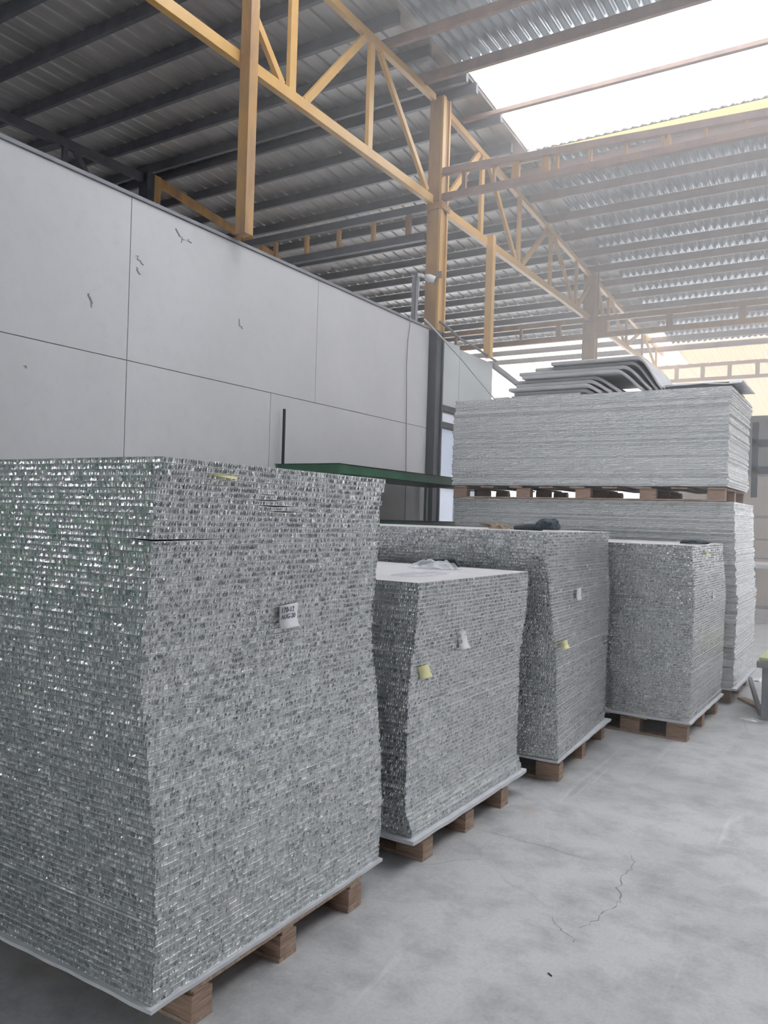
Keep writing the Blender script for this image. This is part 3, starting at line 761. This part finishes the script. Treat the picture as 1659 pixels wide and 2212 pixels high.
mb = MB(); mb.tube([(-4.975,8.44,4.02),(-4.975,8.44,3.9),(-4.98,8.41,3.7),(-4.98,8.40,3.4),(-4.98,8.42,3.1),(-4.98,8.44,2.6),(-4.98,8.46,2.1),(-4.98,8.47,1.5),(-4.98,8.47,.4)], .005, 6)
tag(mb.build('hanging_cable', M_cable, smooth=True), 'thin grey cable hanging down the right end of the white wall', 'cable')
mb = MB(); mb.tube([(-4.90,8.66,4.02),(-4.87,8.75,3.97),(-4.85,9.6,3.70),(-4.85,10.75,3.30),(-4.85,11.4,3.1)], .011, 8)
tag(mb.build('conduit_pipe', M_whitecable, smooth=True), 'thin pale pipe slanting across the dark column', 'pipe')
mb = MB(); mb.tube([(-4.86,9.0,4.06),(-4.85,9.25,4.02),(-4.87,9.6,3.96),(-4.9,10.0,3.97),(-4.9,10.4,3.93),(-4.92,10.9,3.90)], .018, 8)
tag(mb.build('cable_bundle', M_cable, smooth=True), 'dark cable bundle lying along the top of the farther wall piece', 'cable')
mb = MB(); mb.bar((-5.0,10.97,3.86),(-5.0,13.2,3.55),.06,.07)
tag(mb.build('sloping_beam', M_farpaint, bevel=.003), 'pale grey beam sloping down beyond the farther wall end', 'beam')

# ------------------------------------------------------------------ far right background
jb = thing('work_bench', 'white-topped steel bench far down the aisle', 'bench', (-1.5,14.6,0))
part('top', M_bench, (-1.95,-.4,14.0,15.2,.90,.96), parent=jb, o=(-1.5,14.6,0))
for x in (-1.9,-.5):
    for y in (14.05,15.1): part('leg', M_farpaint, (x,x+.06,y,y+.06,0,.90), parent=jb, o=(-1.5,14.6,0))
part('lower_rail', M_farpaint, (-1.84,-.5,14.05,14.1,.25,.30), parent=jb, o=(-1.5,14.6,0))
mb = MB(); mb.box(-4.0,5,17.2,17.35,2.55,3.75); struct(mb.build('trim_2', M_farpaint), 'grey office band high behind the stacks')
mb = MB(); mb.box(-4.0,-1.62,17.2,17.3,0,2.55); struct(mb.build('wall_far', M_cream), 'cream wall piece far behind the stacks')
fr = thing('steel_shelf_frame', 'open steel tube frame in front of the far cream wall', 'frame', (-1.7,15.9,0))
for b in ((-2.2,-2.16,15.9,15.94,0,1.85),(-1.62,-1.58,15.9,15.94,0,1.85),(-2.2,-.5,15.9,15.94,1.72,1.77),(-2.2,-.5,15.9,15.94,1.32,1.35),(-2.2,-.5,15.9,15.94,.98,1.01),(-.9,-.86,15.9,15.94,0,1.85)):
    part('tube', M_farpaint, b, parent=fr, o=(-1.7,15.9,0))
fr2 = thing('overhead_frame', 'dark grey overhead frame right of the upper stack', 'frame', (-1.0,11.6,2.3))
for b in ((-1.5,1,11.6,11.68,2.62,2.72),(-1.5,1,11.6,11.68,2.26,2.36),(-1.5,-1.42,11.6,11.68,1.95,2.95)):
    part('rail', M_dark, b, parent=fr2, o=(-1.0,11.6,2.3))
mc = thing('machine_stand', 'grey machine stand with pale lime top at the right edge', 'machine', (-.70,7.15,0))
part('leg', M_farpaint, (-.80,-.74,7.12,7.18,0,.42), parent=mc, o=(-.70,7.15,0)); part('leg', M_farpaint, (-.80,-.74,7.75,7.81,0,.42), parent=mc, o=(-.70,7.15,0))
part('frame', M_farpaint, (-.84,-.30,7.10,7.85,.42,.47), parent=mc, o=(-.70,7.15,0)); part('lime_top', M_lime, (-.82,-.30,7.12,7.82,.471,.50), parent=mc, o=(-.70,7.15,0))
mb = MB(); mb.bar((-.99,7.95,.17),(-.82,7.25,.03),.03,.05)
tag(mb.build('steel_bar', M_farpaint, bevel=.003), 'grey steel bar leaning from the far pallet to the machine stand', 'bar')
mb = MB(); mb.box(-.26,.26,-.04,.04,0,.022); o = mb.build('wood_plank', M_wood2, bevel=.003); o.location = (-.90,7.62,0); o.rotation_euler = (0,0,-1.0)
tag(o, 'short wooden plank on the floor beside the steel bar', 'plank')
crumple('metal_scrap', 'crumpled shiny scrap on the floor by the machine stand', 'scrap', (-.98,8.9,0), .10, .08, .06, M_skin, 3.3)
crumple('metal_scrap', 'small flat scrap on the floor in front of the steel bar', 'scrap', (-.86,7.05,0), .09, .05, .02, M_skin, 5.3)
mb = MB(); mb.box(-.010,.010,-.0025,.0025,0,.003); o = mb.build('floor_chip', M_black); o.location = (-.93,2.65,0); o.rotation_euler = (0,0,-.6)
tag(o, 'tiny dark chip lying on the concrete floor in the aisle', 'chip')

def crack(pts, w, seed):
    r = random.Random(seed); mb = MB(); P = []
    for a, b in zip(pts, pts[1:]):
        a = Vector(a); b = Vector(b); n = max(2, int((b-a).length/.025))
        for i in range(n): P.append(a+(b-a)*i/n+Vector((r.gauss(0,.006), r.gauss(0,.006))))
    for i in range(len(P)-1):
        d = (P[i+1]-P[i]).normalized(); nn = Vector((-d.y, d.x)); f = math.sin(math.pi*(i+.5)/len(P))**.4
        a = nn*w*f*r.uniform(.2,1)/3
        mb.quad((P[i].x-a.x, P[i].y-a.y, .0006), (P[i].x+a.x, P[i].y+a.y, .0006), (P[i+1].x+a.x, P[i+1].y+a.y, .0006), (P[i+1].x-a.x, P[i+1].y-a.y, .0006))
    mb.build('crack', M_crack, floor_obj)
crack([(-1.718, 3.673), (-1.575, 3.676), (-1.449, 3.664), (-1.322, 3.67), (-1.192, 3.655), (-1.074, 3.66)], 0.008, 1)
crack([(-0.992, 3.864), (-0.926, 3.754), (-0.924, 3.667), (-0.934, 3.575), (-0.897, 3.389), (-0.874, 3.332), (-0.896, 3.199), (-0.921, 3.071), (-0.961, 3.0)], 0.012, 2)
crack([(-1.066, 3.034), (-0.999, 2.953), (-0.939, 2.934), (-0.922, 2.868)], 0.008, 3)
crack([(-1.725, 4.078), (-1.666, 4.035)], 0.006, 4)
crack([(-0.86, 6.282), (-0.846, 6.69), (-0.949, 7.15)], 0.006, 5)
